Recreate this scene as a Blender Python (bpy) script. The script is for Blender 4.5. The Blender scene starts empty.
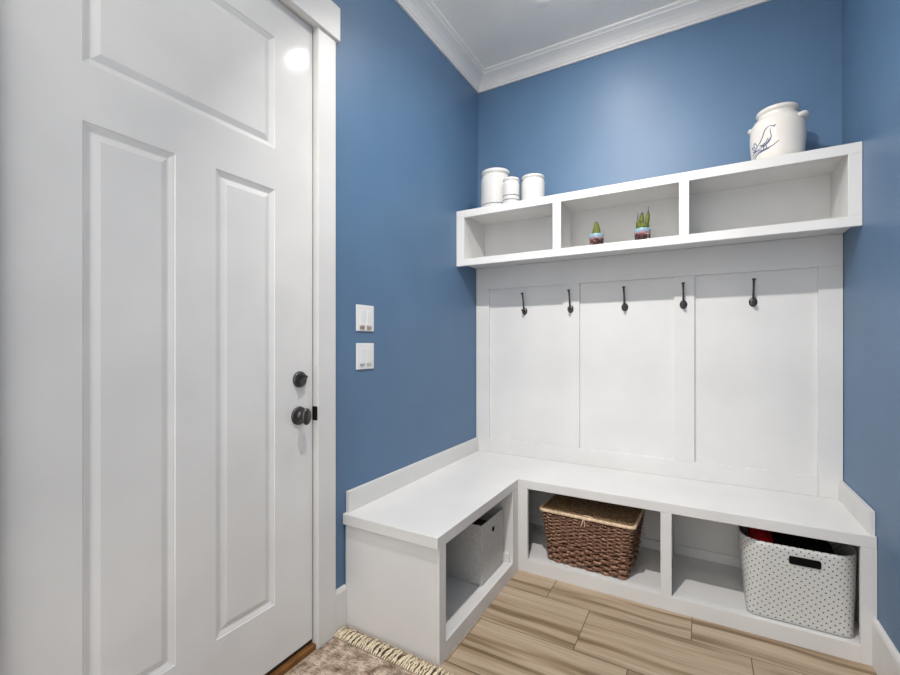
import bpy, bmesh, math, random
from mathutils import Vector, Matrix
random.seed(7)
PI = math.pi
sc = bpy.context.scene
COL = sc.collection
W = 1.9256          # room width
ZC = 3.05           # ceiling
YR = -3.3           # rear wall
FZ = -.012          # finished floor level

# ------------------------------------------------------------------ materials
def nodes(name):
    m = bpy.data.materials.new(name); m.use_nodes = True
    nt = m.node_tree; b = nt.nodes['Principled BSDF']
    return m, nt, b
def lin(c):
    return tuple(((x/255)/12.92 if x/255 <= .04045 else ((x/255+.055)/1.055)**2.4) for x in c)
def N(nt, t, **kw):
    n = nt.nodes.new(t)
    for k, v in kw.items():
        if k in n.inputs: n.inputs[k].default_value = v
        else: setattr(n, k, v)
    return n
def M_(nt, op, a, b=None, c=None):
    n = nt.nodes.new('ShaderNodeMath'); n.operation = op
    for i, v in enumerate((a, b, c)):
        if v is None: continue
        if isinstance(v, (int, float)): n.inputs[i].default_value = v
        else: nt.links.new(v, n.inputs[i])
    return n.outputs[0]
def ramp(nt, fac, stops):
    r = nt.nodes.new('ShaderNodeValToRGB'); e = r.color_ramp.elements
    while len(e) > 1: e.remove(e[-1])
    e[0].position = stops[0][0]; e[0].color = (*lin(stops[0][1]), 1)
    for p, c in stops[1:]:
        x = e.new(p); x.color = (*lin(c), 1)
    nt.links.new(fac, r.inputs[0]); return r.outputs[0]
def mix(nt, fac, a, b, blend='MIX'):
    n = nt.nodes.new('ShaderNodeMix'); n.data_type = 'RGBA'; n.blend_type = blend
    for s, v in ((0, fac), (6, a), (7, b)):
        if isinstance(v, (int, float)): n.inputs[s].default_value = v
        elif isinstance(v, tuple): n.inputs[s].default_value = (*lin(v), 1)
        else: nt.links.new(v, n.inputs[s])
    return n.outputs[2]
def bump(nt, b, h, strength, dist=.002):
    n = N(nt, 'ShaderNodeBump', Strength=strength, Distance=dist)
    nt.links.new(h, n.inputs['Height']); nt.links.new(n.outputs[0], b.inputs['Normal'])
def paint(name, col, rough, spec=.5, tex=.08, scale=220):
    m, nt, b = nodes(name)
    b.inputs['Roughness'].default_value = rough
    b.inputs['Specular IOR Level'].default_value = spec
    co = N(nt, 'ShaderNodeTexCoord')
    n1 = N(nt, 'ShaderNodeTexNoise', Scale=3.0, Detail=3.0); nt.links.new(co.outputs['Object'], n1.inputs['Vector'])
    c2 = tuple(min(255, x*1.02+1) for x in col); c1 = tuple(x*.985 for x in col)
    nt.links.new(ramp(nt, n1.outputs[0], [(.3, c1), (.7, c2)]), b.inputs['Base Color'])
    n2 = N(nt, 'ShaderNodeTexNoise', Scale=float(scale), Detail=2.0); nt.links.new(co.outputs['Object'], n2.inputs['Vector'])
    if tex: bump(nt, b, n2.outputs[0], tex, .001)
    return m
BLUE = paint('blue_wall_paint', (84, 115, 147), .45, .5, .12, 160)
WHITE = paint('white_trim_paint', (219, 218, 216), .36, .45, .03, 60)
DOORW = paint('white_door_gloss', (226, 225, 223), .08, .5, 0)
CEIL = paint('ceiling_paint', (250, 245, 237), .8, .2, .25, 120)
PLATE = paint('switch_plastic', (226, 226, 226), .3, .5, 0)
def simple(name, col, rough=.5, metal=0, spec=.5, var=.12, scale=30):
    m, nt, b = nodes(name)
    b.inputs['Roughness'].default_value = rough; b.inputs['Metallic'].default_value = metal
    b.inputs['Specular IOR Level'].default_value = spec
    co = N(nt, 'ShaderNodeTexCoord')
    n1 = N(nt, 'ShaderNodeTexNoise', Scale=float(scale), Detail=4.0); nt.links.new(co.outputs['Object'], n1.inputs['Vector'])
    a = tuple(x*(1-var) for x in col); c = tuple(min(255, x*(1+var)) for x in col)
    nt.links.new(ramp(nt, n1.outputs[0], [(.3, a), (.7, c)]), b.inputs['Base Color'])
    return m
BRONZE = simple('dark_bronze', (84, 82, 80), .34, .85)
STEEL = simple('dark_latch', (40, 38, 36), .4, .8)
OAK = simple('oak_threshold', (122, 82, 44), .5, 0, .4, .18, 14)
SWEEP_GAP = simple('brown_sweep_gap_shade', (62, 46, 34), .6)  # sweep brown, also painted as the shade in the door gap
CERAM = simple('cream_ceramic', (225, 220, 212), .22, 0, .5, .025, 5)
CERAMW = simple('white_ceramic', (216, 215, 212), .22, 0, .5, .02, 5)
CBLUE = simple('cobalt_line', (70, 92, 140), .4, 0, .4)
NAVY = simple('navy_stripe', (58, 66, 88), .35)
BIRDB = simple('cobalt_wash', (150, 164, 186), .35)
GREYF = simple('grey_fabric', (196, 195, 192), .85, 0, .2, .05, 90)
DARKIN = simple('bin_inner_shade', (70, 62, 56), .9, 0, .1)  # dark tone painted for the shade inside the grey bin
BLACK = simple('void_shade', (14, 14, 14), .9, 0, .1)  # black painted for the shade inside openings
RED = simple('red_cloth', (176, 22, 30), .8, 0, .2)
OLIVE = simple('brown_cloth', (70, 52, 36), .9)
RAFFIA = simple('pale_raffia', (222, 196, 166), .8, 0, .2, .12, 60)
LIGHTBLOCK = simple('basket_light_block', (44, 30, 22), .9, 0, .1)  # dark tone of the added core that blocks light
FRINGE = simple('cream_fringe', (240, 222, 194), .9, 0, .1, .1, 60)
CACTUS = simple('cactus_green', (92, 100, 42), .6, 0, .3, .3, 120)
CACTIP = simple('cactus_tip', (92, 84, 78), .7)
SOIL = simple('soil', (70, 58, 44), .9)
AQUA = simple('aqua_glaze', (142, 190, 208), .3, 0, .5, .08, 60)
SLOT = simple('brown_indicator', (150, 128, 112), .5)
SLOT2 = simple('grey_indicator', (170, 166, 162), .5)

def wicker(name, stops, scale):
    m, nt, b = nodes(name)
    co = N(nt, 'ShaderNodeTexCoord')
    mp = N(nt, 'ShaderNodeMapping'); mp.inputs['Scale'].default_value = (1, 1, 2.4)
    nt.links.new(co.outputs['Object'], mp.inputs[0])
    n1 = N(nt, 'ShaderNodeTexNoise', Scale=float(scale), Detail=6.0, Roughness=.7); nt.links.new(mp.outputs[0], n1.inputs['Vector'])
    nt.links.new(ramp(nt, n1.outputs[0], stops), b.inputs['Base Color'])
    b.inputs['Roughness'].default_value = .55; b.inputs['Specular IOR Level'].default_value = .4
    bump(nt, b, n1.outputs[0], .5, .003)
    return m
WICK = wicker('wicker_brown', [(.3, (62, 40, 30)), (.44, (98, 66, 50)), (.55, (150, 112, 88)), (.68, (206, 176, 150))], 70)
WLID = wicker('wicker_lid', [(.3, (72, 52, 34)), (.5, (120, 94, 64)), (.7, (176, 146, 108))], 80)

# floor tile: 0.302 x 0.615 stretcher-laid wood-look tiles, one third offset
def floor_mat():
    m, nt, b = nodes('wood_look_tile')
    co = N(nt, 'ShaderNodeTexCoord'); sx = N(nt, 'ShaderNodeSeparateXYZ'); nt.links.new(co.outputs['Object'], sx.inputs[0])
    x, y = sx.outputs[0], sx.outputs[1]
    TW, TL, G = .303, .615, .0018
    r = M_(nt, 'DIVIDE', M_(nt, 'SUBTRACT', -.362, y), TW)
    row = M_(nt, 'FLOOR', r); fr = M_(nt, 'SUBTRACT', r, row)
    xx = M_(nt, 'DIVIDE', M_(nt, 'SUBTRACT', x, M_(nt, 'ADD', .695, M_(nt, 'MULTIPLY', row, .205))), TL)
    cx = M_(nt, 'FLOOR', xx); fx = M_(nt, 'SUBTRACT', xx, cx)
    dy = M_(nt, 'MULTIPLY', M_(nt, 'MINIMUM', fr, M_(nt, 'SUBTRACT', 1, fr)), TW)
    dx = M_(nt, 'MULTIPLY', M_(nt, 'MINIMUM', fx, M_(nt, 'SUBTRACT', 1, fx)), TL)
    d = M_(nt, 'MINIMUM', dx, dy)
    grout = M_(nt, 'LESS_THAN', d, G)
    tid = M_(nt, 'ADD', M_(nt, 'MULTIPLY', row, 7.31), M_(nt, 'MULTIPLY', cx, 3.77))
    def streak(sxv, syv, off, detail=3.0):
        v = N(nt, 'ShaderNodeCombineXYZ')
        nt.links.new(M_(nt, 'MULTIPLY', x, sxv), v.inputs[0])
        wob = N(nt, 'ShaderNodeTexNoise', Scale=2.2, Detail=1.0); nt.links.new(co.outputs['Object'], wob.inputs['Vector'])
        nt.links.new(M_(nt, 'MULTIPLY', M_(nt, 'ADD', y, M_(nt, 'MULTIPLY', wob.outputs[0], .05)), syv), v.inputs[1])
        nt.links.new(M_(nt, 'ADD', tid, off), v.inputs[2])
        n = N(nt, 'ShaderNodeTexNoise', Scale=1.0, Detail=detail, Roughness=.55); nt.links.new(v.outputs[0], n.inputs['Vector'])
        return n.outputs[0]
    big = streak(.9, 17.0, 0.0, 2.0)
    fine = streak(3.0, 120.0, 40.0, 4.0)
    c = ramp(nt, big, [(.30, (128, 107, 83)), (.385, (153, 131, 105)), (.45, (181, 160, 135)), (.7, (193, 174, 150))])
    f = ramp(nt, fine, [(.35, (206, 202, 198)), (.6, (255, 255, 255))])
    c = mix(nt, .6, c, f, 'MULTIPLY')
    c = mix(nt, grout, c, (104, 88, 72))
    nt.links.new(c, b.inputs['Base Color'])
    b.inputs['Roughness'].default_value = .45; b.inputs['Specular IOR Level'].default_value = .35
    bump(nt, b, M_(nt, 'MINIMUM', d, .003), .5, .6)
    return m
TILE = floor_mat()

def rug_mat():
    m, nt, b = nodes('distressed_rug')
    co = N(nt, 'ShaderNodeTexCoord')
    n1 = N(nt, 'ShaderNodeTexNoise', Scale=24.0, Detail=6.0, Roughness=.6); nt.links.new(co.outputs['Object'], n1.inputs['Vector'])
    mp = N(nt, 'ShaderNodeMapping'); mp.inputs['Scale'].default_value = (60, 330, 60); mp.inputs['Rotation'].default_value = (0, 0, .0)
    nt.links.new(co.outputs['Object'], mp.inputs[0])
    n2 = N(nt, 'ShaderNodeTexNoise', Scale=1.0, Detail=3.0); nt.links.new(mp.outputs[0], n2.inputs['Vector'])
    vo = N(nt, 'ShaderNodeTexVoronoi', Scale=24.0); nt.links.new(co.outputs['Object'], vo.inputs['Vector'])
    c = ramp(nt, n1.outputs[0], [(.3, (122, 104, 90)), (.42, (164, 146, 128)), (.54, (200, 180, 164)), (.62, (222, 206, 190)), (.72, (160, 140, 124))])
    c = mix(nt, M_(nt, 'MULTIPLY', M_(nt, 'LESS_THAN', vo.outputs['Distance'], .22), .4), c, (206, 190, 172))
    f = ramp(nt, n2.outputs[0], [(.36, (136, 124, 114)), (.5, (255, 252, 248))])
    c = mix(nt, .75, c, f, 'MULTIPLY')
    nt.links.new(c, b.inputs['Base Color']); b.inputs['Roughness'].default_value = .95; b.inputs['Specular IOR Level'].default_value = .1
    bump(nt, b, n2.outputs[0], .8, .004)
    return m
RUG = rug_mat()

def dotbin_mat():
    m, nt, b = nodes('dotted_plastic')
    uv = N(nt, 'ShaderNodeUVMap'); uv.uv_map = 'dots'
    sx = N(nt, 'ShaderNodeSeparateXYZ'); nt.links.new(uv.outputs[0], sx.inputs[0])
    P = .0265
    u = M_(nt, 'DIVIDE', sx.outputs[0], P); v = M_(nt, 'DIVIDE', sx.outputs[1], P)
    def dots(o):
        a = M_(nt, 'SUBTRACT', M_(nt, 'FRACT', M_(nt, 'ADD', u, o)), .5)
        c = M_(nt, 'SUBTRACT', M_(nt, 'FRACT', M_(nt, 'ADD', v, o)), .5)
        return M_(nt, 'LESS_THAN', M_(nt, 'ADD', M_(nt, 'MULTIPLY', a, a), M_(nt, 'MULTIPLY', c, c)), .0115)
    d = M_(nt, 'MAXIMUM', dots(0.0), dots(.5))
    nt.links.new(mix(nt, d, (206, 206, 203), (52, 50, 50)), b.inputs['Base Color'])
    b.inputs['Roughness'].default_value = .4
    return m
DOTS = dotbin_mat()

def pot_mat(name, seed):
    m, nt, b = nodes(name)
    co = N(nt, 'ShaderNodeTexCoord'); sx = N(nt, 'ShaderNodeSeparateXYZ'); nt.links.new(co.outputs['Object'], sx.inputs[0])
    mp = N(nt, 'ShaderNodeMapping'); mp.inputs['Location'].default_value = (seed, seed*2, 0); nt.links.new(co.outputs['Object'], mp.inputs[0])
    n1 = N(nt, 'ShaderNodeTexNoise', Scale=55.0, Detail=3.0); nt.links.new(mp.outputs[0], n1.inputs['Vector'])
    z = M_(nt, 'ADD', M_(nt, 'DIVIDE', sx.outputs[2], .063), M_(nt, 'MULTIPLY', M_(nt, 'SUBTRACT', n1.outputs[0], .5), .22))
    band = ramp(nt, z, [(.0, (72, 58, 56)), (.12, (120, 96, 84)), (.3, (92, 50, 44)), (.5, (112, 66, 58)), (.62, (158, 120, 124)), (.74, (150, 160, 178)), (.84, (140, 172, 186)), (1, (126, 164, 178))])
    n2 = N(nt, 'ShaderNodeTexNoise', Scale=42.0, Detail=2.0); nt.links.new(mp.outputs[0], n2.inputs['Vector'])
    low = M_(nt, 'LESS_THAN', z, .55)
    dk = M_(nt, 'MULTIPLY', low, M_(nt, 'GREATER_THAN', n2.outputs[0], .52))
    lt = M_(nt, 'MULTIPLY', low, M_(nt, 'LESS_THAN', n2.outputs[0], .40))
    c = mix(nt, dk, band, (58, 36, 36)); c = mix(nt, lt, c, (206, 198, 200))
    nt.links.new(c, b.inputs['Base Color']); b.inputs['Roughness'].default_value = .3
    return m

def emit(name, col, s):
    m, nt, b = nodes(name)
    b.inputs['Base Color'].default_value = (0.8, 0.8, 0.8, 1)
    b.inputs['Emission Color'].default_value = (*col, 1); b.inputs['Emission Strength'].default_value = s
    return m

# ------------------------------------------------------------------ builders
def box(bm, x0, x1, y0, y1, z0, z1):
    v = [bm.verts.new(p) for p in ((x0,y0,z0),(x1,y0,z0),(x1,y1,z0),(x0,y1,z0),(x0,y0,z1),(x1,y0,z1),(x1,y1,z1),(x0,y1,z1))]
    for f in ((0,3,2,1),(4,5,6,7),(0,1,5,4),(1,2,6,5),(2,3,7,6),(3,0,4,7)): bm.faces.new([v[i] for i in f])
def boxes(*bs):
    bm = bmesh.new()
    for b in bs: box(bm, *b)
    return bm
def prism(bm, poly, axis, a, b):
    """poly of 2D points extruded along axis from a to b (axis 'z': poly=(x,y))"""
    def P(p, t): return {'x': (t, p[0], p[1]), 'y': (p[0], t, p[1]), 'z': (p[0], p[1], t)}[axis]
    A = [bm.verts.new(P(p, a)) for p in poly]; B = [bm.verts.new(P(p, b)) for p in poly]
    n = len(poly)
    bm.faces.new(A); bm.faces.new(B)
    for i in range(n): bm.faces.new((A[i], A[(i+1) % n], B[(i+1) % n], B[i]))
def lathe(bm, prof, seg=48, c=(0,0,0), squash=1.0):
    rings = []
    for r, z in prof:
        if r < 1e-5: rings.append([bm.verts.new((c[0], c[1], c[2]+z))]); continue
        rings.append([bm.verts.new((c[0]+r*math.cos(2*PI*k/seg), c[1]+r*squash*math.sin(2*PI*k/seg), c[2]+z)) for k in range(seg)])
    for A, B in zip(rings, rings[1:]):
        for k in range(seg):
            a, b_ = A[k % len(A)], A[(k+1) % len(A)]; c_, d = B[(k+1) % len(B)], B[k % len(B)]
            vs = []
            for q in (a, b_, c_, d):
                if q not in vs: vs.append(q)
            if len(vs) > 2: bm.faces.new(vs)
def tube(bm, pts, rad, sides=8, closed=False, flat=1.0):
    pts = [Vector(p) for p in pts]; n = len(pts)
    rad = [rad]*n if isinstance(rad, (int, float)) else rad
    rings = []; up = None
    for i, p in enumerate(pts):
        a = pts[(i-1) % n] if closed or i else pts[0]; b_ = pts[(i+1) % n] if closed or i < n-1 else pts[-1]
        t = (b_-a).normalized()
        if up is None:
            up = Vector((0,0,1)) if abs(t.z) < .9 else Vector((0,1,0))
        s = t.cross(up).normalized(); u2 = s.cross(t).normalized(); up = u2
        rings.append([bm.verts.new(p + rad[i]*(math.cos(2*PI*k/sides)*s + flat*math.sin(2*PI*k/sides)*u2)) for k in range(sides)])
    m = n if closed else n-1
    for i in range(m):
        A, B = rings[i], rings[(i+1) % n]
        for k in range(sides): bm.faces.new((A[k], A[(k+1) % sides], B[(k+1) % sides], B[k]))
    if not closed:
        bm.faces.new(rings[0]); bm.faces.new(rings[-1])
def ball(bm, c, r, sx=1, sy=1, sz=1, sub=2, rot=None):
    mat = Matrix.Translation(c)
    if rot is not None: mat = mat @ rot
    bmesh.ops.create_icosphere(bm, subdivisions=sub, radius=r, matrix=mat @ Matrix.Diagonal((sx, sy, sz, 1)))
def obj(name, bm, mat, parent=None, smooth=False, bev=0, loc=None):
    bmesh.ops.recalc_face_normals(bm, faces=bm.faces)
    me = bpy.data.meshes.new(name); bm.to_mesh(me); bm.free()
    if smooth:
        me.polygons.foreach_set('use_smooth', [True]*len(me.polygons))
    o = bpy.data.objects.new(name, me); COL.objects.link(o)
    for m in (mat if isinstance(mat, list) else [mat]): me.materials.append(m)
    if parent: o.parent = parent
    if loc: o.location = loc
    if bev:
        b = o.modifiers.new('bevel', 'BEVEL'); b.width = bev; b.segments = 2; b.limit_method = 'ANGLE'; b.angle_limit = .6
    return o
def tag(o, label, cat, group=None):
    o['label'] = label; o['category'] = cat
    if group: o['group'] = group
    return o
def thing(name, label, cat, loc=(0,0,0), rz=0, group=None):
    o = bpy.data.objects.new(name, None); COL.objects.link(o); o.location = loc; o.rotation_euler = (0,0,rz)
    o.empty_display_size = .05
    return tag(o, label, cat, group)
def struct(name, bm, mat, smooth=False, bev=0):
    o = obj(name, bm, mat, None, smooth, bev); o['kind'] = 'structure'; return o

# ------------------------------------------------------------------ setting
struct('floor', boxes((-.15, W+.15, YR-.15, .15, -.1, FZ)), TILE)
struct('ceiling', boxes((-.15, W+.15, YR-.15, .15, ZC, ZC+.1)), CEIL)
struct('wall_back', boxes((-.15, W+.15, 0, .15, FZ, ZC)), BLUE)
struct('wall_right', boxes((W, W+.15, YR, 0, FZ, ZC)), BLUE)
DY0, DY1, DTOP = -2.402, -1.477, 2.492       # door opening
struct('wall_left', boxes((-.15, 0, YR, DY0-.02, FZ, ZC), (-.15, 0, DY1+.02, 0, FZ, ZC), (-.15, 0, DY0-.02, DY1+.02, DTOP+.02, ZC)), BLUE)
# rear wall behind the photographer with an opening added for fill light
struct('wall_rear', boxes((0, .012, YR-.15, YR, FZ, ZC), (W-.08, W, YR-.15, YR, FZ, ZC), (.012, W-.08, YR-.15, YR, 2.95, ZC)), WHITE)

def crown(name, a, b, side):
    prof = [(0,2.9575),(.011,2.9575),(.011,2.970),(.016,2.974),(.022,2.986),(.034,3.001),(.052,3.015),(.072,3.026),(.078,3.028),(.082,3.034),(.096,3.042),(.098,ZC),(0,ZC)]
    bm = bmesh.new(); A = []; B = []
    for d, z in prof:
        if side == 'left': p, q = (d, a, z), (d, -d, z)
        elif side == 'right': p, q = (W-d, a, z), (W-d, -d, z)
        else: p, q = (d, -d, z), (W-d, -d, z)
        A.append(bm.verts.new(p)); B.append(bm.verts.new(q))
    n = len(A)
    for i in range(n): bm.faces.new((A[i], A[(i+1) % n], B[(i+1) % n], B[i]))
    bm.faces.new(A); bm.faces.new(B)
    return struct(name, bm, WHITE)
crown('trim_1', YR, 0, 'left'); crown('trim_2', 0, W, 'back'); crown('trim_3', YR, 0, 'right')
# door jamb, casing, header, threshold
struct('trim_4', boxes((-.15, 0, DY1, DY1+.02, FZ, DTOP+.02), (-.15, 0, DY0-.02, DY0, FZ, DTOP+.02), (-.15, 0, DY0, DY1, DTOP, DTOP+.02)), WHITE, bev=.001)
casing = struct('trim_5', boxes((0, .018, DY1-.0015, -1.383, FZ, 2.488), (0, .018, DY0-.09, DY0+.0015, FZ, 2.488)), WHITE, bev=.002)
struct('trim_6', boxes((0, .030, DY0-.11, -1.368, 2.488, 2.628)), WHITE, bev=.002)
struct('trim_7', boxes((-.15, .004, DY0, DY1, FZ, .010)), OAK, bev=.002)
bs = lambda: None
def baseboard(name, x0, x1, y0, y1, x_in):
    bm = bmesh.new(); s = 1 if x_in > x0 else -1
    w = x0 if s == 1 else x1
    poly = [(w, FZ), (w+s*.015, FZ), (w+s*.015, .155), (w+s*.011, .166), (w+s*.006, .172), (w, .172)]
    prism(bm, [(p[0], p[1]) for p in poly], 'y', y0, y1)
    return struct(name, bm, WHITE)
baseboard('baseboard_left', 0, .015, -1.3825, -1.3135, .01)
baseboard('baseboard_right', W-.015, W, YR, -.4895, W-.02)
b2 = boxes((0, .015, YR, DY0-.091, FZ, .172)); struct('baseboard_rear', b2, WHITE)

# door slab with moulded panels -----------------------------------
FX = -.012
def door():
    bm = bmesh.new()
    ys = [-2.397, -2.237, -2.010, -1.886, -1.661, -1.4840]
    zs = [.030, .257, 1.783, 1.933, 2.343, 2.487]
    pan = [(ys[1], ys[4], zs[3], zs[4]), (ys[1], ys[2], zs[1], zs[2]), (ys[3], ys[4], zs[1], zs[2])]
    def q(y0, y1, z0, z1):
        bm.faces.new([bm.verts.new((FX, y, z)) for y, z in ((y0,z0),(y1,z0),(y1,z1),(y0,z1))])
    for i in range(5):
        for j in range(5):
            ym, zm = (ys[i]+ys[i+1])/2, (zs[j]+zs[j+1])/2
            if not any(p[0] < ym < p[1] and p[2] < zm < p[3] for p in pan): q(ys[i], ys[i+1], zs[j], zs[j+1])
    loops = [(0,0), (.003,-.0035), (.006,-.004), (.018,-.0105), (.021,-.0105), (.036,-.0035), (.040,-.002)]
    for p in pan:
        prev = None
        for ins, d in loops:
            r = [bm.verts.new((FX+d, y, z)) for y, z in ((p[0]+ins,p[2]+ins),(p[1]-ins,p[2]+ins),(p[1]-ins,p[3]-ins),(p[0]+ins,p[3]-ins))]
            if prev:
                for k in range(4): bm.faces.new((prev[k], prev[(k+1) % 4], r[(k+1) % 4], r[k]))
            prev = r
        bm.faces.new(prev)
    # sides and back
    y0, y1, z0, z1, xb = ys[0], ys[-1], zs[0], zs[-1], FX-.044
    F = [(FX,y0,z0),(FX,y1,z0),(FX,y1,z1),(FX,y0,z1)]; B = [(xb,)+p[1:] for p in F]
    for k in range(4): bm.faces.new([bm.verts.new(p) for p in (F[k], F[(k+1) % 4], B[(k+1) % 4], B[k])])
    bm.faces.new([bm.verts.new(p) for p in B])
    bmesh.ops.remove_doubles(bm, verts=bm.verts, dist=1e-5)
    return bm
dr = struct('door_1', door(), DOORW)
obj('door_sweep', boxes((FX-.036, FX-.008, -2.395, -1.485, .0105, .0305)), SWEEP_GAP, dr)
obj('gap_shade_strip', boxes((FX-.03, FX-.006, -1.4838, -1.4772, .012, 2.4868), (FX-.03, FX-.006, -2.395, -1.4838, 2.4875, 2.4915)), SWEEP_GAP, dr)  # dark strip painted as the shade in the gap around the door
def xl(bm):   # turn a lathe made along z so that it points along +x
    bmesh.ops.rotate(bm, verts=bm.verts, cent=(0,0,0), matrix=Matrix.Rotation(PI/2, 3, 'Y')); return bm
KY, KZ = -1.552, .937
bm = bmesh.new(); lathe(bm, [(.0,.0),(.036,.0),(.036,.004),(.033,.008),(.026,.010),(.016,.012),(.012,.02),(.011,.032),(.014,.036),(0,.036)], 40); xl(bm)
kn = obj('door_knob', bm, BRONZE, dr, True, 0, (FX, KY, KZ)); kn['label'] = 'dark bronze round knob'
bm = bmesh.new(); lathe(bm, [(0,.034),(.022,.0345),(.030,.038),(.0325,.043),(.0315,.048),(.027,.0515),(.014,.0535),(0,.054)], 40, squash=.66); xl(bm)
obj('knob_handle', bm, BRONZE, kn, True)
bm = bmesh.new(); lathe(bm, [(0,0),(.0315,0),(.0315,.005),(.029,.010),(.02,.012),(0,.0125)], 40); xl(bm)
db = obj('deadbolt', bm, BRONZE, dr, True, 0, (FX, KY+.003, 1.078)); db['label'] = 'dark bronze deadbolt'
bm = boxes((.010, .030, -.0045, .0045, -.021, .021))
bmesh.ops.rotate(bm, verts=bm.verts, cent=(.01,0,0), matrix=Matrix.Rotation(-.9, 3, 'X'))
obj('thumb_turn', bm, BRONZE, db, False, .002)
bm = boxes((-.026, .0120, DY1-.0022, DY1-.0008-.0007, KZ-.028, KZ+.028)); obj('strike_plate', bm, STEEL, casing, False, .0005)

# thin round disc on the ceiling at the top edge of the photo
bm = bmesh.new(); lathe(bm, [(0,-.002),(.034,-.002),(.036,-.001),(.036,-.0003),(0,-.0003)], 32, (.604,-.45,ZC))
tag(obj('ceiling_disc', bm, CEIL, None, True), 'small pale round disc on the white ceiling', 'ceiling plate')

# recessed downlights ------------------------------------------------------
def downlight(y, label, strength, x=.865):
    t = thing('recessed_light', label, 'ceiling light', (x, y, ZC), 0, 'recessed ceiling lights')
    bm = bmesh.new(); lathe(bm, [(.038,-.0005),(.092,-.0005),(.092,-.004),(.086,-.008),(.070,-.008),(.038,-.005),(.038,-.0005)], 48)
    obj('trim_ring', bm, WHITE, t, True)
    bm = bmesh.new(); lathe(bm, [(0,-.026),(.014,-.0245),(.026,-.0195),(.034,-.011),(.036,-.0045),(.036,-.0008),(0,-.0008)], 40)
    obj('lens', bm, emit('lamp_lens', (1, .96, .92), strength), t)
    return t
L1, L2, L3_FILL = 480, 18, 440
downlight(-.79, 'round recessed ceiling light nearest the blue back wall', L1)
downlight(-2.75, 'added unseen ceiling fill light above the hinge side of the white door', L3_FILL)  # added fill light out of view, brightens the door from above
def eyeball(x, y, label, power, tilt):
    """adjustable downlight whose head is turned towards the bench wall"""
    t = thing('adjustable_light', label, 'ceiling light', (x, y, ZC))
    bm = bmesh.new(); lathe(bm, [(.060,-.0005),(.088,-.0005),(.088,-.004),(.082,-.007),(.062,-.007),(.060,-.0005)], 48)
    obj('trim_ring', bm, WHITE, t, True)
    R = Matrix.Rotation(tilt, 3, 'X'); c = Vector((0, 0, -.012))
    bm = bmesh.new(); lathe(bm, [(0,.010),(.056,.006),(.058,-.022),(.054,-.026),(.049,-.026),(.047,-.018),(0,-.018)], 40)
    bmesh.ops.rotate(bm, verts=bm.verts, cent=(0,0,0), matrix=R); bmesh.ops.translate(bm, verts=bm.verts, vec=c)
    obj('swivel_head', bm, WHITE, t, True)
    bm = bmesh.new(); lathe(bm, [(0,-.0192),(.046,-.0192),(.046,-.0185),(0,-.0185)], 32)
    bmesh.ops.rotate(bm, verts=bm.verts, cent=(0,0,0), matrix=R); bmesh.ops.translate(bm, verts=bm.verts, vec=c)
    obj('lens', bm, emit('bulb_lens', LAMP, 30), t)
    l = bpy.data.lights.new('bulb', 'AREA'); l.shape = 'DISK'; l.size = .06; l.energy = power; l.color = LAMP; l.spread = math.radians(108)
    lo = bpy.data.objects.new('bulb', l); COL.objects.link(lo); lo.parent = t
    lo.location = c + R @ Vector((0, 0, -.030)); lo.rotation_euler = (tilt, 0, 0)
LAMP = (1, .965, .93)
eyeball(.86, -1.90, 'adjustable ceiling light turned towards the bench wall', L2, math.radians(36))

# ------------------------------------------------------------------ storage bench (L shaped)
BD, BL, EL, ZB, ZO, ZF = .488, .4834, 1.312, .4828, .436, .056
g = .001
bench = thing('storage_bench', 'white L-shaped built-in storage bench with open cubbies along two walls', 'bench', (0,0,0))
bm = bmesh.new()
prism(bm, [(g,-g),(W-g,-g),(W-g,-BD),(BL,-BD),(BL,-EL-.014),(g,-EL-.014)], 'z', ZO, ZB)
obj('seat_top', bm, WHITE, bench, False, .0025)
FT = .019
obj('front_frame', boxes((BL-FT, .536, -BD, -BD+FT, FZ, ZO), (1.182, 1.228, -BD, -BD+FT, ZF, ZO), (1.877, W-g, -BD, -BD+FT, FZ, ZO), (.536, 1.877, -BD, -BD+FT, FZ, ZF)), WHITE, bench, False, .001)
obj('side_frame', boxes((BL-FT, BL, -EL, -1.263, FZ, ZO), (BL-FT, BL, -.564, -BD-.0005, FZ, ZO), (BL-FT, BL, -1.263, -.564, FZ, ZF)), WHITE, bench, False, .001)
obj('end_panel', boxes((.005, BL-FT, -EL, -EL+.018, FZ, ZO)), WHITE, bench, False, .001)
obj('side_floor', boxes((g, BL-FT, -EL+.018, -.545, ZF-.018, ZF)), WHITE, bench)
obj('front_floor', boxes((g, W-g, -BD+FT, -g, ZF-.018, ZF)), WHITE, bench)
obj('divider', boxes((1.196, 1.214, -BD+FT, -.014, ZF, ZO)), WHITE, bench)
obj('divider', boxes((.003, BL-FT, -.563, -.545, ZF, ZO)), WHITE, bench)
obj('back_panel', boxes((g, W-g, -.007, -g, ZF, ZO), (W-.019, W-g, -BD+FT, -.007, ZF, ZO), (g, .007, -EL+.018, -.0075, ZF, ZO)), WHITE, bench)
obj('inner_skirting', boxes((.008, 1.195, -.018, -.0075, ZF, .107), (1.215, W-.02, -.018, -.0075, ZF, .107), (.008, .018, -EL+.019, -.564, ZF, .107), (.019, BL-FT, -.574, -.5635, ZF, .107)), WHITE, bench, False, .002)
obj('wall_rail', boxes((g, .0185, -1.305, -.0345, ZB, .5735)), WHITE, bench, False, .0015)
obj('wall_rail', boxes((W-.0185, W-g, -.468, -.0345, ZB, .5735)), WHITE, bench, False, .0015)

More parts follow.
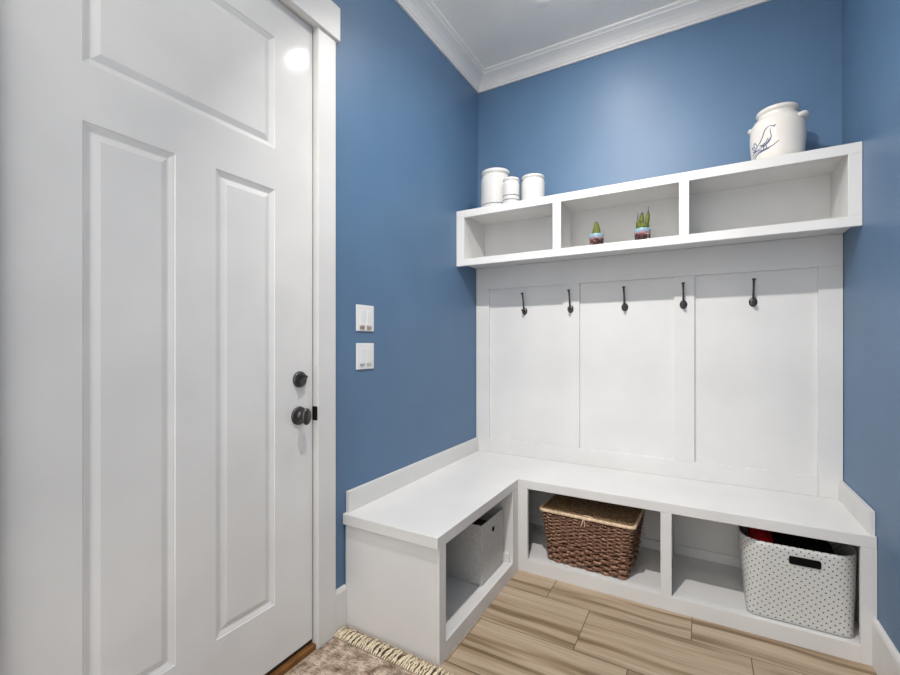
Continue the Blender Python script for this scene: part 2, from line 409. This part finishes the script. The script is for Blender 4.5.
# ------------------------------------------------------------------ panelling behind the hooks
panel = thing('wall_panelling', 'white board-and-batten panelling between the bench and the cubby shelf', 'wall panel', (0,0,0))
PF, PB = -.033, -.016
obj('backing_board', boxes((.002, W-.002, PB, -g, ZB+.0005, 1.7345)), WHITE, panel)
Z0, Z1 = .580, 1.586
obj('top_rail', boxes((.002, W-.002, PF, PB, Z1, 1.7345)), WHITE, panel, False, .001)
obj('bottom_rail', boxes((.0995, 1.832, PF, PB, ZB+.0005, Z0)), WHITE, panel, False, .001)
obj('stile', boxes((.002, .099, PF, PB, ZB+.0005, Z1-.0004)), WHITE, panel, False, .001)
obj('stile', boxes((1.8325, W-.002, PF, PB, ZB+.0005, Z1-.0004)), WHITE, panel, False, .001)
obj('batten', boxes((.602, .703, PF, PB, Z0+.0004, Z1-.0004)), WHITE, panel, False, .001)
obj('batten', boxes((1.216, 1.315, PF, PB, Z0+.0004, Z1-.0004)), WHITE, panel, False, .001)

# ------------------------------------------------------------------ cubby shelf
SD, SB, ST = .3125, 1.7076, 2.0559
shelf = thing('cubby_shelf', 'long white wall shelf with three open cubbies above the hooks', 'shelf', (0,-.15,SB))
def sh(name, *bs, bev=.0015):
    bm = boxes(*bs); bmesh.ops.translate(bm, verts=bm.verts, vec=(0,.15,-SB)); return obj(name, bm, WHITE, shelf, False, bev)
y0, y1 = -SD+.019, -g
FB, FTp = 1.7500, 2.0105
sh('face_frame', (g, W-g, -SD, y0, SB, FB), (g, W-g, -SD, y0, FTp, ST), (g, .056, -SD, y0, FB, FTp), (.620, .667, -SD, y0, FB, FTp), (1.251, 1.295, -SD, y0, FB, FTp), (1.880, W-g, -SD, y0, FB, FTp))
sh('top_board', (g, W-g, y0, y1, 2.030, ST)); sh('bottom_board', (g, W-g, y0, y1, 1.7355, FB))
sh('side_board', (g, .054, y0, y1, FB, 2.030), bev=0); sh('side_board', (1.882, W-g, y0, y1, FB, 2.030), bev=0)
sh('divider', (.634, .653, y0, -.008, FB, 2.030), bev=0); sh('divider', (1.264, 1.283, y0, -.008, FB, 2.030), bev=0)
sh('back_board', (.054, 1.882, -.008, y1, FB, 2.030), bev=0)

# ------------------------------------------------------------------ coat hooks
def hook(label, loc):
    t = thing('coat_hook', label, 'coat hook', loc, 0, 'dark coat hooks on the white panelling')
    bm = bmesh.new(); lathe(bm, [(0,0),(.0185,0),(.0185,.003),(.015,.0065),(.006,.008),(0,.0085)], 24, squash=1.3)
    bmesh.ops.rotate(bm, verts=bm.verts, cent=(0,0,0), matrix=Matrix.Rotation(PI/2, 3, 'X'))
    obj('back_plate', bm, BRONZE, t, True)
    bm = bmesh.new()
    tube(bm, [(0,-.005,.004),(0,-.017,.012),(0,-.024,.028),(0,-.028,.05),(0,-.033,.075),(0,-.041,.098),(0,-.046,.106)], [.0068,.006,.0052,.0046,.0044,.0052,.006], 10)
    ball(bm, (0,-.049,.111), .0095, 1, .85, .5, 2, Matrix.Rotation(.7, 4, 'X'))
    obj('upper_prong', bm, BRONZE, t, True)
    bm = bmesh.new()
    tube(bm, [(0,-.006,-.004),(0,-.018,-.012),(0,-.030,-.013),(0,-.038,-.006),(0,-.041,.002)], [.006,.0054,.005,.005,.0055], 10)
    ball(bm, (0,-.0415,.005), .0095, 1, .8, .8)
    obj('lower_prong', bm, BRONZE, t, True)
HZ = 1.431
hook('dark metal coat hook at the middle of the left white panel', (.347, PB, HZ))
hook('dark metal coat hook on the batten between the left and middle panels', (.650, PF, HZ))
hook('dark metal coat hook at the middle of the centre white panel', (.960, PB, HZ))
hook('dark metal coat hook on the batten between the middle and right panels', (1.262, PF, HZ))
hook('dark metal coat hook at the middle of the right white panel', (1.576, PB, HZ))

# ------------------------------------------------------------------ wall switches
def switch(label, z, mat, h):
    t = thing('light_switch', label, 'light switch', (0, -1.1825, z), 0, 'white switch plates on the left blue wall')
    obj('wall_plate', boxes((.0004, .006, -.0605, .0605, -.060, .060)), PLATE, t, False, .003)
    for s in (-1, 1):
        r = obj('rocker', boxes((.006, .0095, s*.024-.0165, s*.024+.0165, -.034, .036)), PLATE, t, False, .0015)
        obj('indicator', boxes((.006, .0098, s*.024-.0145, s*.024+.0145, -.034-h-.006, -.038)), mat, r, False, .001)
switch('upper white double switch plate with two brown slots on the blue wall', 1.3345, SLOT, .010)
switch('lower white double switch plate with faint grey slots on the blue wall', 1.160, SLOT2, .004)

# ------------------------------------------------------------------ jars on the shelf
def stripe(bm, r, z, w=.004, seg=48): lathe(bm, [(r-.002, z-w/2), (r+.0006, z-w/2), (r+.0006, z+w/2), (r-.002, z+w/2), (r-.002, z-w/2)], seg)
def jar(label, loc, r, h, stripes):
    o = bmesh.new()
    p = [(0,0),(r*.95,0),(r,.006),(r,h*.74),(r*.985,h*.80),(r*.93,h*.845),(r*.90,h*.865),(r*.90,h*.885),(r*.95,h*.90),(r*.985,h*.925),(r*.985,h*.965),(r*.955,h*.99),(r*.90,h),(r*.86,h*.985),(r*.86,h*.6),(0,h*.6)]
    lathe(o, p, 56)
    j = tag(obj('storage_jar', o, CERAMW, None, True, 0, loc), label, 'jar', 'white ceramic jars on the cubby shelf')
    for z in stripes:
        s = bmesh.new(); stripe(s, r, z); obj('stripe', s, NAVY, j, True)['label'] = 'dark blue stripe'
    return j
jar('largest white ceramic jar in the left corner on top of the shelf', (.219, -.195, ST+.0004), .0930, .243, [.026])
jar('smallest white ceramic jar with two dark stripes, in front between two larger jars', (.349, -.258, ST+.0004), .0505, .156, [.022, .048])
jar('mid-sized plain white ceramic jar on the shelf, right of the smallest jar', (.463, -.190, ST+.0004), .0700, .170, [])

# crock with bird
CR = (1.657, -.176, ST+.0004)
prof = [(0,0),(.092,0),(.097,.004),(.102,.05),(.1075,.11),(.108,.155),(.103,.19),(.090,.212),(.079,.220),(.075,.225),(.075,.236),(.077,.239),(.081,.242),(.083,.248),(.0815,.256),(.076,.261),(.069,.260),(.066,.253),(.066,.18),(0,.18)]
bm = bmesh.new(); lathe(bm, prof, 64)
crock = tag(obj('crock', bm, CERAM, None, True, 0, CR), 'cream stoneware crock with a blue bird drawing, standing alone on the shelf', 'crock')
for s, a0 in ((-1, PI-.42), (1, -.46)):
    bm = bmesh.new(); pts = []
    for k in range(13):
        t = k/12; a = a0+(t-.5)*.78; bul = math.sin(PI*t)
        R = .094+.0125*bul
        pts.append((R*math.cos(a), R*math.sin(a), .186+.012*math.sin(PI*t)))
    tube(bm, pts, [.009+.006*math.sin(PI*k/12) for k in range(13)], 12)
    bmesh.ops.scale(bm, verts=bm.verts, vec=(1,1,1.0))
    obj('lug_handle', bm, CERAM, crock, True)
def rad_at(z):
    for (r0, z0), (r1, z1) in zip(prof[1:], prof[2:]):
        if z0 <= z <= z1 and z1 > z0: return r0+(r1-r0)*(z-z0)/(z1-z0)
    return .1
def on_crock(u, v, lift=.0006):          # u metres along the surface, v height
    v = v*1.04-.048; a = -PI/2-.20+(u*1.14-.034)/.104; R = rad_at(v)+lift
    return (R*math.cos(a), R*math.sin(a), v)
def curve(bm, pts, w=.0018):
    P = [Vector((p[0], p[1], 0)) for p in pts]; out = []
    for i in range(len(P)-1):
        a = P[max(i-1,0)]; b_ = P[i]; c = P[i+1]; d = P[min(i+2, len(P)-1)]
        for k in range(6):
            t = k/6
            out.append(.5*((2*b_)+(c-a)*t+(2*a-5*b_+4*c-d)*t*t+(3*b_-a-3*c+d)*t**3))
    out.append(P[-1])
    n = len(out)
    tube(bm, [on_crock(q.x, q.y) for q in out], [w*(.45+.55*math.sin(PI*min(1,max(0,(i+1)/(n+1))))) for i in range(n)], 6)
bm = bmesh.new()
bird = [
 [(.012,.196),(.004,.192),(-.004,.182),(-.009,.165),(-.016,.148),(-.028,.132),(-.040,.120)],       # back of head and back
 [(.020,.190),(.015,.180),(.016,.166),(.018,.150),(.013,.134),(.000,.120),(-.018,.113),(-.036,.114)],# breast
 [(.012,.196),(.018,.197),(.021,.192),(.029,.189),(.021,.186)],                                    # beak
 [(.021,.192),(.033,.194)],
 [(-.026,.126),(-.012,.124),(.001,.132),(.007,.146)],                                               # wing
 [(-.022,.121),(-.008,.119),(.006,.128),(.012,.144)],
 [(-.040,.118),(-.052,.136),(-.046,.146),(-.038,.134),(-.037,.120)],                               # tail plumes
 [(-.041,.116),(-.060,.124),(-.062,.134),(-.050,.130)],
 [(-.040,.113),(-.056,.112),(-.064,.118)],
 [(-.066,.086),(-.040,.098),(-.012,.101),(.020,.108),(.042,.124)],                                  # branch
 [(-.060,.072),(-.044,.088),(-.020,.096),(.010,.100)],
 [(-.066,.100),(-.052,.106),(-.036,.108),(-.016,.104)],
 [(-.008,.114),(-.010,.103)], [(.000,.116),(.001,.104)],
]
for c in bird: curve(bm, c)
m_ = obj('bird_drawing', bm, CBLUE, crock, True); m_['label'] = 'blue line drawing of a bird on a branch'

# ------------------------------------------------------------------ cactus pots
def pot(label, loc, seed):
    t = thing('potted_cactus', label, 'cactus', loc, 0)
    bm = bmesh.new(); lathe(bm, [(0,0),(.035,0),(.0375,.003),(.0398,.046),(.041,.050),(.0412,.060),(.040,.063),(.037,.062),(.036,.053),(0,.053)], 40)
    p = obj('pot', bm, pot_mat('painted_pot', seed), t, True); p['label'] = 'blue rimmed pot with painted brown landscape'
    bm = bmesh.new(); lathe(bm, [(0,.051),(.036,.051),(.036,.056),(.02,.060),(0,.061)], 24); obj('soil', bm, SOIL, t, True)
    return t
FL = FB+.0005
t = pot('small cone-shaped cactus in a painted pot, left one in the middle cubby', (.849, -.262, FL), 1.3)
bm = bmesh.new(); seg = 40
rings = []
for r, z in [(.0215,.062),(.0215,.068),(.0195,.082),(.0165,.098),(.013,.112),(.010,.122),(.0075,.128)]:
    rings.append([bm.verts.new((r*(1+.10*math.cos(10*2*PI*k/seg))*math.cos(2*PI*k/seg), r*(1+.10*math.cos(10*2*PI*k/seg))*math.sin(2*PI*k/seg), z)) for k in range(seg)])
for A, B in zip(rings, rings[1:]):
    for k in range(seg): bm.faces.new((A[k], A[(k+1) % seg], B[(k+1) % seg], B[k]))
bm.faces.new(rings[-1]); bm.faces.new(rings[0])
obj('stem', bm, CACTUS, t, True)
bm = bmesh.new(); ball(bm, (0,0,.130), .0085, 1, 1, .75); obj('crown', bm, CACTIP, t, True)['label'] = 'grey-brown tip'
t = pot('clump of spiky upright cacti in a painted pot, right one in the middle cubby', (1.081, -.262, FL), 4.1)
def column(bm, x, y, z0, z1, r, lean=0.0):
    n = 9; pts = []; rr = []
    for k in range(n):
        u = k/(n-1); pts.append((x+lean*u, y, z0+(z1-z0)*u)); rr.append(r*(.72+.42*math.sin(PI*min(1, u*.85+.12)))*(1 if u < .9 else .6))
    tube(bm, pts, rr, 12)
bm = bmesh.new()
for k in range(9):
    a = 2*PI*k/9; ball(bm, (.020*math.cos(a), .017*math.sin(a), .074), .0135, 1, 1, 1.25)
ball(bm, (0,0,.080), .018); ball(bm, (-.018,-.012,.086), .0115, 1, 1, 1.3)
column(bm, -.0215, -.010, .074, .112, .0080); column(bm, -.002, -.004, .080, .143, .0098, -.002); column(bm, .022, -.006, .084, .143, .0094, .006)
obj('stems', bm, CACTUS, t, True)
bm = bmesh.new()
for x, z0, z1 in [(-.0225,.108,.152), (-.005,.138,.157), (.002,.138,.153), (.0285,.138,.178), (.025,.136,.152)]:
    tube(bm, [(x,-.008,z0),(x+.0006,-.008,(z0+z1)/2),(x+.001,-.008,z1)], [.0032,.0024,.0012], 7)
rnd = random.Random(3)
for k in range(60):
    a = rnd.uniform(0, 2*PI); zz = rnd.uniform(.07, .135); rr = .012 if zz > .105 else .028
    p = Vector((rr*math.cos(a), rr*math.sin(a)*.8-.004, zz)); d = Vector((math.cos(a), math.sin(a), .6))*.006
    tube(bm, [p, p+d], [.0005, .0002], 4)
obj('spines', bm, CACTIP, t, True)

# ------------------------------------------------------------------ wicker basket
def rrect(w, d, r, s):
    """point and outward normal on a rounded rectangle (half sizes w,d; radius r) at fraction s, starting front-left going right"""
    segs = [2*(w-r), PI*r/2, 2*(d-r), PI*r/2, 2*(w-r), PI*r/2, 2*(d-r), PI*r/2]
    L = sum(segs); x = (s % 1)*L
    st = [((-(w-r), -d), (1,0)), None, ((w, -(d-r)), (0,1)), None, (((w-r), d), (-1,0)), None, ((-w, (d-r)), (0,-1)), None]
    cc = [None, (w-r, -(d-r), -PI/2), None, (w-r, d-r, 0), None, (-(w-r), d-r, PI/2), None, (-(w-r), -(d-r), PI)]
    for i, l in enumerate(segs):
        if x <= l+1e-9:
            if st[i]:
                p, t = st[i]; return Vector((p[0]+t[0]*x, p[1]+t[1]*x)), Vector((t[1], -t[0]))
            a = cc[i][2]+x/r; return Vector((cc[i][0]+r*math.cos(a), cc[i][1]+r*math.sin(a))), Vector((math.cos(a), math.sin(a)))
        x -= l
    return Vector((-(w-r), -d)), Vector((0,-1))
bas = thing('wicker_basket', 'dark brown woven wicker basket with a lid, in the left bench cubby', 'basket', (.836, -.270, ZF+.0006), -.036)
BW0, BW1, BD0, BD1, BH = .192, .231, .165, .186, .262
def wall_pt(s, t):
    p, n = rrect(BW0+(BW1-BW0)*t, BD0+(BD1-BD0)*t, .028, s); return p, n
bm = bmesh.new(); z = .007; i = 0; rnd = random.Random(5)
while z < BH-.003:
    t = z/BH; thick = .0098 if t < .42 else (.0062 if t < .75 else .0055); nst = 34 if t < .42 else 46
    n = nst*7; pts = []; rad = []
    amp = .0062 if t < .42 else .004
    for k in range(n):
        s = k/n; p, nr = wall_pt(s, t)
        ph = math.sin(2*PI*s*nst/2 + (PI if i % 2 else 0))
        o = amp*ph + rnd.uniform(-.0006, .0006)
        pts.append((p.x+nr.x*o, p.y+nr.y*o, z+.0016*math.sin(2*PI*s*nst/2+1.2)+rnd.uniform(-.0012, .0012)))
        rad.append(thick*(.74+.22*ph)*rnd.uniform(.9, 1.08))
    tube(bm, pts, rad, 7, True)
    z += thick*1.55; i += 1
wv = obj('body', bm, WICK, bas, True)
bm = bmesh.new()      # added dark core, blocks light through the weave
A = [bm.verts.new((*(wall_pt(k/48, 0)[0]*.975), .002)) for k in range(48)]; B = [bm.verts.new((*(wall_pt(k/48, 1)[0]*.975), BH)) for k in range(48)]
for k in range(48): bm.faces.new((A[k], A[(k+1) % 48], B[(k+1) % 48], B[k]))
bm.faces.new(A); bm.faces.new(B); obj('shade_fill', bm, LIGHTBLOCK, bas)
for (yy, zz, l) in [(-.05,.205,.03),(-.02,.19,.035),(.01,.21,.025),(-.08,.17,.02),(.03,.18,.03)]:   # stray cane ends on the right flank
    bm = bmesh.new(); tube(bm, [(BW1-.012, yy, zz), (BW1+l*.6, yy-.004, zz-.004), (BW1+l, yy-.002, zz-.014)], [.0016,.0012,.0006], 5)
    obj('loose_cane', bm, WICK, bas, True)
bm = bmesh.new(); nr_ = 30; LW, LD = BW1+.006, BD1+.004
for j in range(nr_):
    y = -LD+.008+(2*LD-.016)*j/(nr_-1); n = 130; pts = []; rad = []
    for k in range(n):
        x = -LW+.004+(2*LW-.008)*k/(n-1)
        ph = math.sin(x*2*PI/.026+(PI if j % 2 else 0))
        pts.append((x, y+rnd.uniform(-.0008, .0008), BH+.010+.0032*ph)); rad.append(.0066*rnd.uniform(.85, 1.12))
    tube(bm, pts, rad, 7)
box(bm, -LW+.005, LW-.005, -LD+.006, LD-.006, BH+.001, BH+.009)
lid = obj('lid', bm, WLID, bas, True)
bm = bmesh.new(); n = 360
for st in (0, 1, 2):   # braided border cord
    pts = []
    for k in range(n):
        s = k/n; p, nn = rrect(LW, LD, .02, s); a = 2*PI*s*70+st*2*PI/3
        pts.append((p.x+nn.x*.0035*math.cos(a), p.y+nn.y*.0035*math.cos(a), BH+.008+.0045*math.sin(a)))
    tube(bm, pts, .0054, 6, True)
obj('border', bm, RAFFIA, lid, True)['label'] = 'pale plaited edging'
bm = bmesh.new(); f = -LD-.004; lx = .004
tube(bm, [(lx-.012,f-.004,BH+.006),(lx-.012,f-.003,BH+.018),(lx-.002,f+.004,BH+.022),(lx+.020,f+.004,BH+.022),(lx+.040,f+.0,BH+.018),(lx+.046,f-.004,BH+.009),(lx+.030,f-.006,BH+.007)], .0028, 7)
tube(bm, [(lx-.012,f-.006,BH+.012),(lx-.010,f-.008,BH-.004),(lx-.012,f-.008,BH-.018),(lx-.020,f-.008,BH-.032)], [.0032,.0028,.0026,.0022], 7)
tube(bm, [(lx-.006,f-.006,BH+.010),(lx-.001,f-.008,BH-.004),(lx+.002,f-.008,BH-.018),(lx+.000,f-.008,BH-.032)], [.0032,.0028,.0026,.0022], 7)
ball(bm, (lx-.011, f-.006, BH+.010), .006)
obj('tie', bm, RAFFIA, lid, True)['label'] = 'pale raffia tie'

# ------------------------------------------------------------------ white dotted bin
bx, by = 1.693, -.289
dotb = thing('storage_bin', 'white plastic bin with black dots in the right bench cubby', 'storage bin', (bx, by, ZF+.0006))
HB = .318
def bin_pt(s, t, inset=0):
    w = .175+(.199-.175)*t-inset; d = .174+(.168-.174)*t**1.5-inset; r = .030+.06*t
    return rrect(w, d, max(.01, r-inset), s)
def bin_mesh():
    bm = bmesh.new(); uvl = bm.loops.layers.uv.new('dots'); n = 160; rows = 16
    def ring(t, ins, zz=None): return [bm.verts.new((*bin_pt(k/n, t, ins)[0], HB*t if zz is None else zz)) for k in range(n)]
    outer = [ring(0, .006, 0)]+[ring(max(.015, j/rows), 0) for j in range(rows+1)]
    inner = [ring(1-j/rows, .004) for j in range(rows)]+[ring(.02, .006)]
    allr = outer+inner
    def u_at(t):
        L = 0; out = [0]; p0 = bin_pt(0, t)[0]
        for k in range(1, n+1):
            p1 = bin_pt(k/n, t)[0]; L += (p1-p0).length; out.append(L); p0 = p1
        return out
    U = u_at(.5)
    U = [q*.0265*round(U[-1]/.0265)/U[-1] for q in U]
    for A, B in zip(allr, allr[1:]):
        for k in range(n):
            f = bm.faces.new((A[k], A[(k+1) % n], B[(k+1) % n], B[k]))
            for l, uu in zip(f.loops, (U[k], U[k+1], U[k+1], U[k])):
                l[uvl].uv = (uu, l.vert.co.z)
    bm.faces.new(outer[0]); bm.faces.new(inner[-1])
    return bm
obj('shell', bin_mesh(), DOTS, dotb, True)
bm = bmesh.new()
def slot(bm, x0, x1, z0, z1, ya, yb, r=.007):
    pts = []
    for cx, cz, a in ((x1-r, z0+r, -PI/2), (x1-r, z1-r, 0), (x0+r, z1-r, PI/2), (x0+r, z0+r, PI)):
        for k in range(5): q = a+k*PI/8; pts.append((cx+r*math.cos(q), cz+r*math.sin(q)))
    prism(bm, pts, 'y', ya, yb)
slot(bm, -.032, .072, .250, .282, -.1735, -.1650)
obj('hand_slot_shade', bm, BLACK, dotb)['label'] = 'black inset painted as shade in the hand slot'  # black inset stands for the shade inside the cut-out
bm = bmesh.new(); n = 64
rr = [bin_pt(k/n, .86, .010)[0] for k in range(n)]
A = [bm.verts.new((p.x, p.y, .012)) for p in rr]; B = [bm.verts.new((p.x, p.y, HB*.86)) for p in rr]
# heaps filling the bin; the black one stands for the shade inside
bm.free(); bm = bmesh.new()
def heap(bm, x0, x1, y0, y1, z0, zt, seed):
    rn = random.Random(seed); nx, ny = 18, 14; ph = [rn.uniform(0, 6) for _ in range(6)]
    g_ = [[bm.verts.new((x0+(x1-x0)*i/nx, y0+(y1-y0)*j/ny, zt+.006*math.sin(9*i/nx+ph[0])+.006*math.sin(7*j/ny+ph[1])+.004*math.sin(14*(i/nx+j/ny)+ph[2]) - .02*((2*i/nx-1)**6+(2*j/ny-1)**6))) for j in range(ny+1)] for i in range(nx+1)]
    for i in range(nx):
        for j in range(ny): bm.faces.new((g_[i][j], g_[i+1][j], g_[i+1][j+1], g_[i][j+1]))
    b_ = [bm.verts.new((x, y, z0)) for x, y in ((x0,y0),(x1,y0),(x1,y1),(x0,y1))]
    e = [[g_[i][0] for i in range(nx+1)], [g_[nx][j] for j in range(ny+1)], [g_[nx-i][ny] for i in range(nx+1)], [g_[0][ny-j] for j in range(ny+1)]]
    for k in range(4): bm.faces.new([b_[k]]+e[k]+[b_[(k+1) % 4]])
    bm.faces.new(b_)
heap(bm, bx-.06, bx+.150, by-.14, by+.14, ZF+.012, ZF+.290, 4)
tag(obj('bin_shade_fill', bm, BLACK, None, True), 'black fill standing for the shade inside the white dotted bin', 'cloth')  # black heap stands for the bin's shaded inside
bm = bmesh.new(); heap(bm, bx-.150, bx-.066, by-.11, by+.12, ZF+.012, ZF+.306, 9)
tag(obj('red_cloth', bm, RED, None, True), 'red cloth showing over the left rim of the dotted bin', 'cloth')

# ------------------------------------------------------------------ grey fabric cube in the short leg
gx0, gx1, gy0, gy1, gh = .140, .437, -.848, -.590, .288
gb = thing('fabric_bin', 'plain light grey fabric bin with round grommet in the short side cubby', 'storage bin', ((gx0+gx1)/2, (gy0+gy1)/2, ZF+.0006))
hx, hy, tk = (gx1-gx0)/2, (gy1-gy0)/2, .005
bm = bmesh.new(); R = 9
def gring(z, hx, hy, sag=0):
    out = []
    for side in range(4):
        for k in range(R):
            u = -1+2*k/R; b_ = sag*(1-u*u)
            p = [(u*hx, -hy-b_), (hx+b_, u*hy), (-u*hx, hy+b_), (-hx-b_, -u*hy)][side]
            out.append(bm.verts.new((p[0], p[1], z)))
    return out
rs = [gring(0, hx-.003, hy-.003), gring(.004, hx, hy)]+[gring(gh*k/8, hx, hy, .004*math.sin(PI*k/8)) for k in range(1, 9)]+[gring(gh, hx-tk, hy-tk), gring(.02, hx-tk, hy-tk)]
for A, B in zip(rs, rs[1:]):
    for k in range(4*R): bm.faces.new((A[k], A[(k+1) % (4*R)], B[(k+1) % (4*R)], B[k]))
bm.faces.new(rs[0]); bm.faces.new(rs[-1])
obj('fabric_shell', bm, GREYF, gb)
obj('shade_fill', boxes((-hx+tk+.001, hx-tk-.001, -hy+tk+.001, hy-tk-.001, .021, .21)), DARKIN, gb)  # dark block painted as the shade inside the open bin
bm = bmesh.new(); lathe(bm, [(.0075,0),(.0125,0),(.0125,.002),(.010,.0035),(.0075,.002),(.0075,0)], 28); xl(bm)
gr = obj('grommet', bm, STEEL, gb, True, 0, (hx+.0030, -.004, .232))
bm = bmesh.new(); lathe(bm, [(0,.0002),(.0078,.0002),(.0078,.001),(0,.001)], 24); xl(bm); obj('grommet_hole_shade', bm, BLACK, gr)  # black disc painted as the shade in the hole

# ------------------------------------------------------------------ rug with fringe
RX0, RX1, RY1, RY0 = .022, 1.16, -1.391, -3.1
rug = thing('fringed_rug', 'distressed beige and taupe rug with cream fringe beside the white door', 'rug', (.6, -2.2, FZ))
bm = bmesh.new(); nx, ny = 90, 130; gv = []
for i in range(nx+1):
    col = []
    for j in range(ny+1):
        x = RX0+(RX1-RX0)*i/nx; y = RY0+(RY1-RY0)*j/ny
        col.append(bm.verts.new((x-.6, y+2.2, .0085+.0008*math.sin(x*190)*math.sin(y*210)+.0006*math.sin(x*37+y*51))))
    gv.append(col)
for i in range(nx):
    for j in range(ny): bm.faces.new((gv[i][j], gv[i+1][j], gv[i+1][j+1], gv[i][j+1]))
b0 = [bm.verts.new((x-.6, y+2.2, .0006)) for x, y in ((RX0,RY0),(RX1,RY0),(RX1,RY1),(RX0,RY1))]
e = [[gv[i][0] for i in range(nx+1)], [gv[nx][j] for j in range(ny+1)], [gv[nx-i][ny] for i in range(nx+1)], [gv[0][ny-j] for j in range(ny+1)]]
for k in range(4): bm.faces.new([b0[k]]+e[k]+[b0[(k+1) % 4]])
bm.faces.new(b0)
obj('pile', bm, RUG, rug, True)
bm = bmesh.new(); rnd = random.Random(11); x = RX0
k2 = 0
while x < RX1:
    lean = .006*math.sin(x*23)+rnd.uniform(-.009, .012); ln = rnd.uniform(.066, .0755); k2 += 1
    lift = .006*(k2 % 2)
    for st in range(2):   # each tassel is a pair of twisted strands that fray apart at the tip
        sp = (-1, 1)[st]; cur = rnd.uniform(-.005, .005); pts = []; l2 = ln*rnd.uniform(.85, 1.05); n = 12
        for k in range(n):
            u = k/(n-1); tw = .0016*math.cos(u*14+st*PI); tz = .0014*math.sin(u*14+st*PI)
            pts.append((x+lean*u+cur*math.sin(PI*u)+tw+sp*.004*max(0, u-.6)/.4-.6, RY1-.006+l2*u+2.2, max(.003, .011+(.007+lift)*math.sin(PI*min(1, u*.9))-.003*u+tz)))
        tube(bm, pts, [.0019]+[.0023]*(n-3)+[.002, .0012], 6)
    x += rnd.uniform(.0098, .0122)
obj('fringe', bm, FRINGE, rug, True)['label'] = 'cream knotted fringe'

# ------------------------------------------------------------------ world, camera, view
w = bpy.data.worlds.new('world'); sc.world = w; w.use_nodes = True
w.node_tree.nodes['Background'].inputs[0].default_value = (1, .99, .978, 1)
w.node_tree.nodes['Background'].inputs[1].default_value = 1.65
cam = bpy.data.cameras.new('camera'); co = bpy.data.objects.new('camera', cam); COL.objects.link(co)
co.location = (1.3456, -2.7303, 1.215); co.rotation_euler = (PI/2, 0, math.radians(29.9197))
cam.sensor_width = 36; cam.lens = 436.4176*36/900; cam.shift_y = (344.2195-337.5)/900
cam.clip_start = .02
sc.camera = co
sc.view_settings.view_transform = 'Standard'; sc.view_settings.look = 'None'; sc.view_settings.gamma = 1
sc.view_settings.use_curve_mapping = False; sc.view_settings.exposure = 0.14
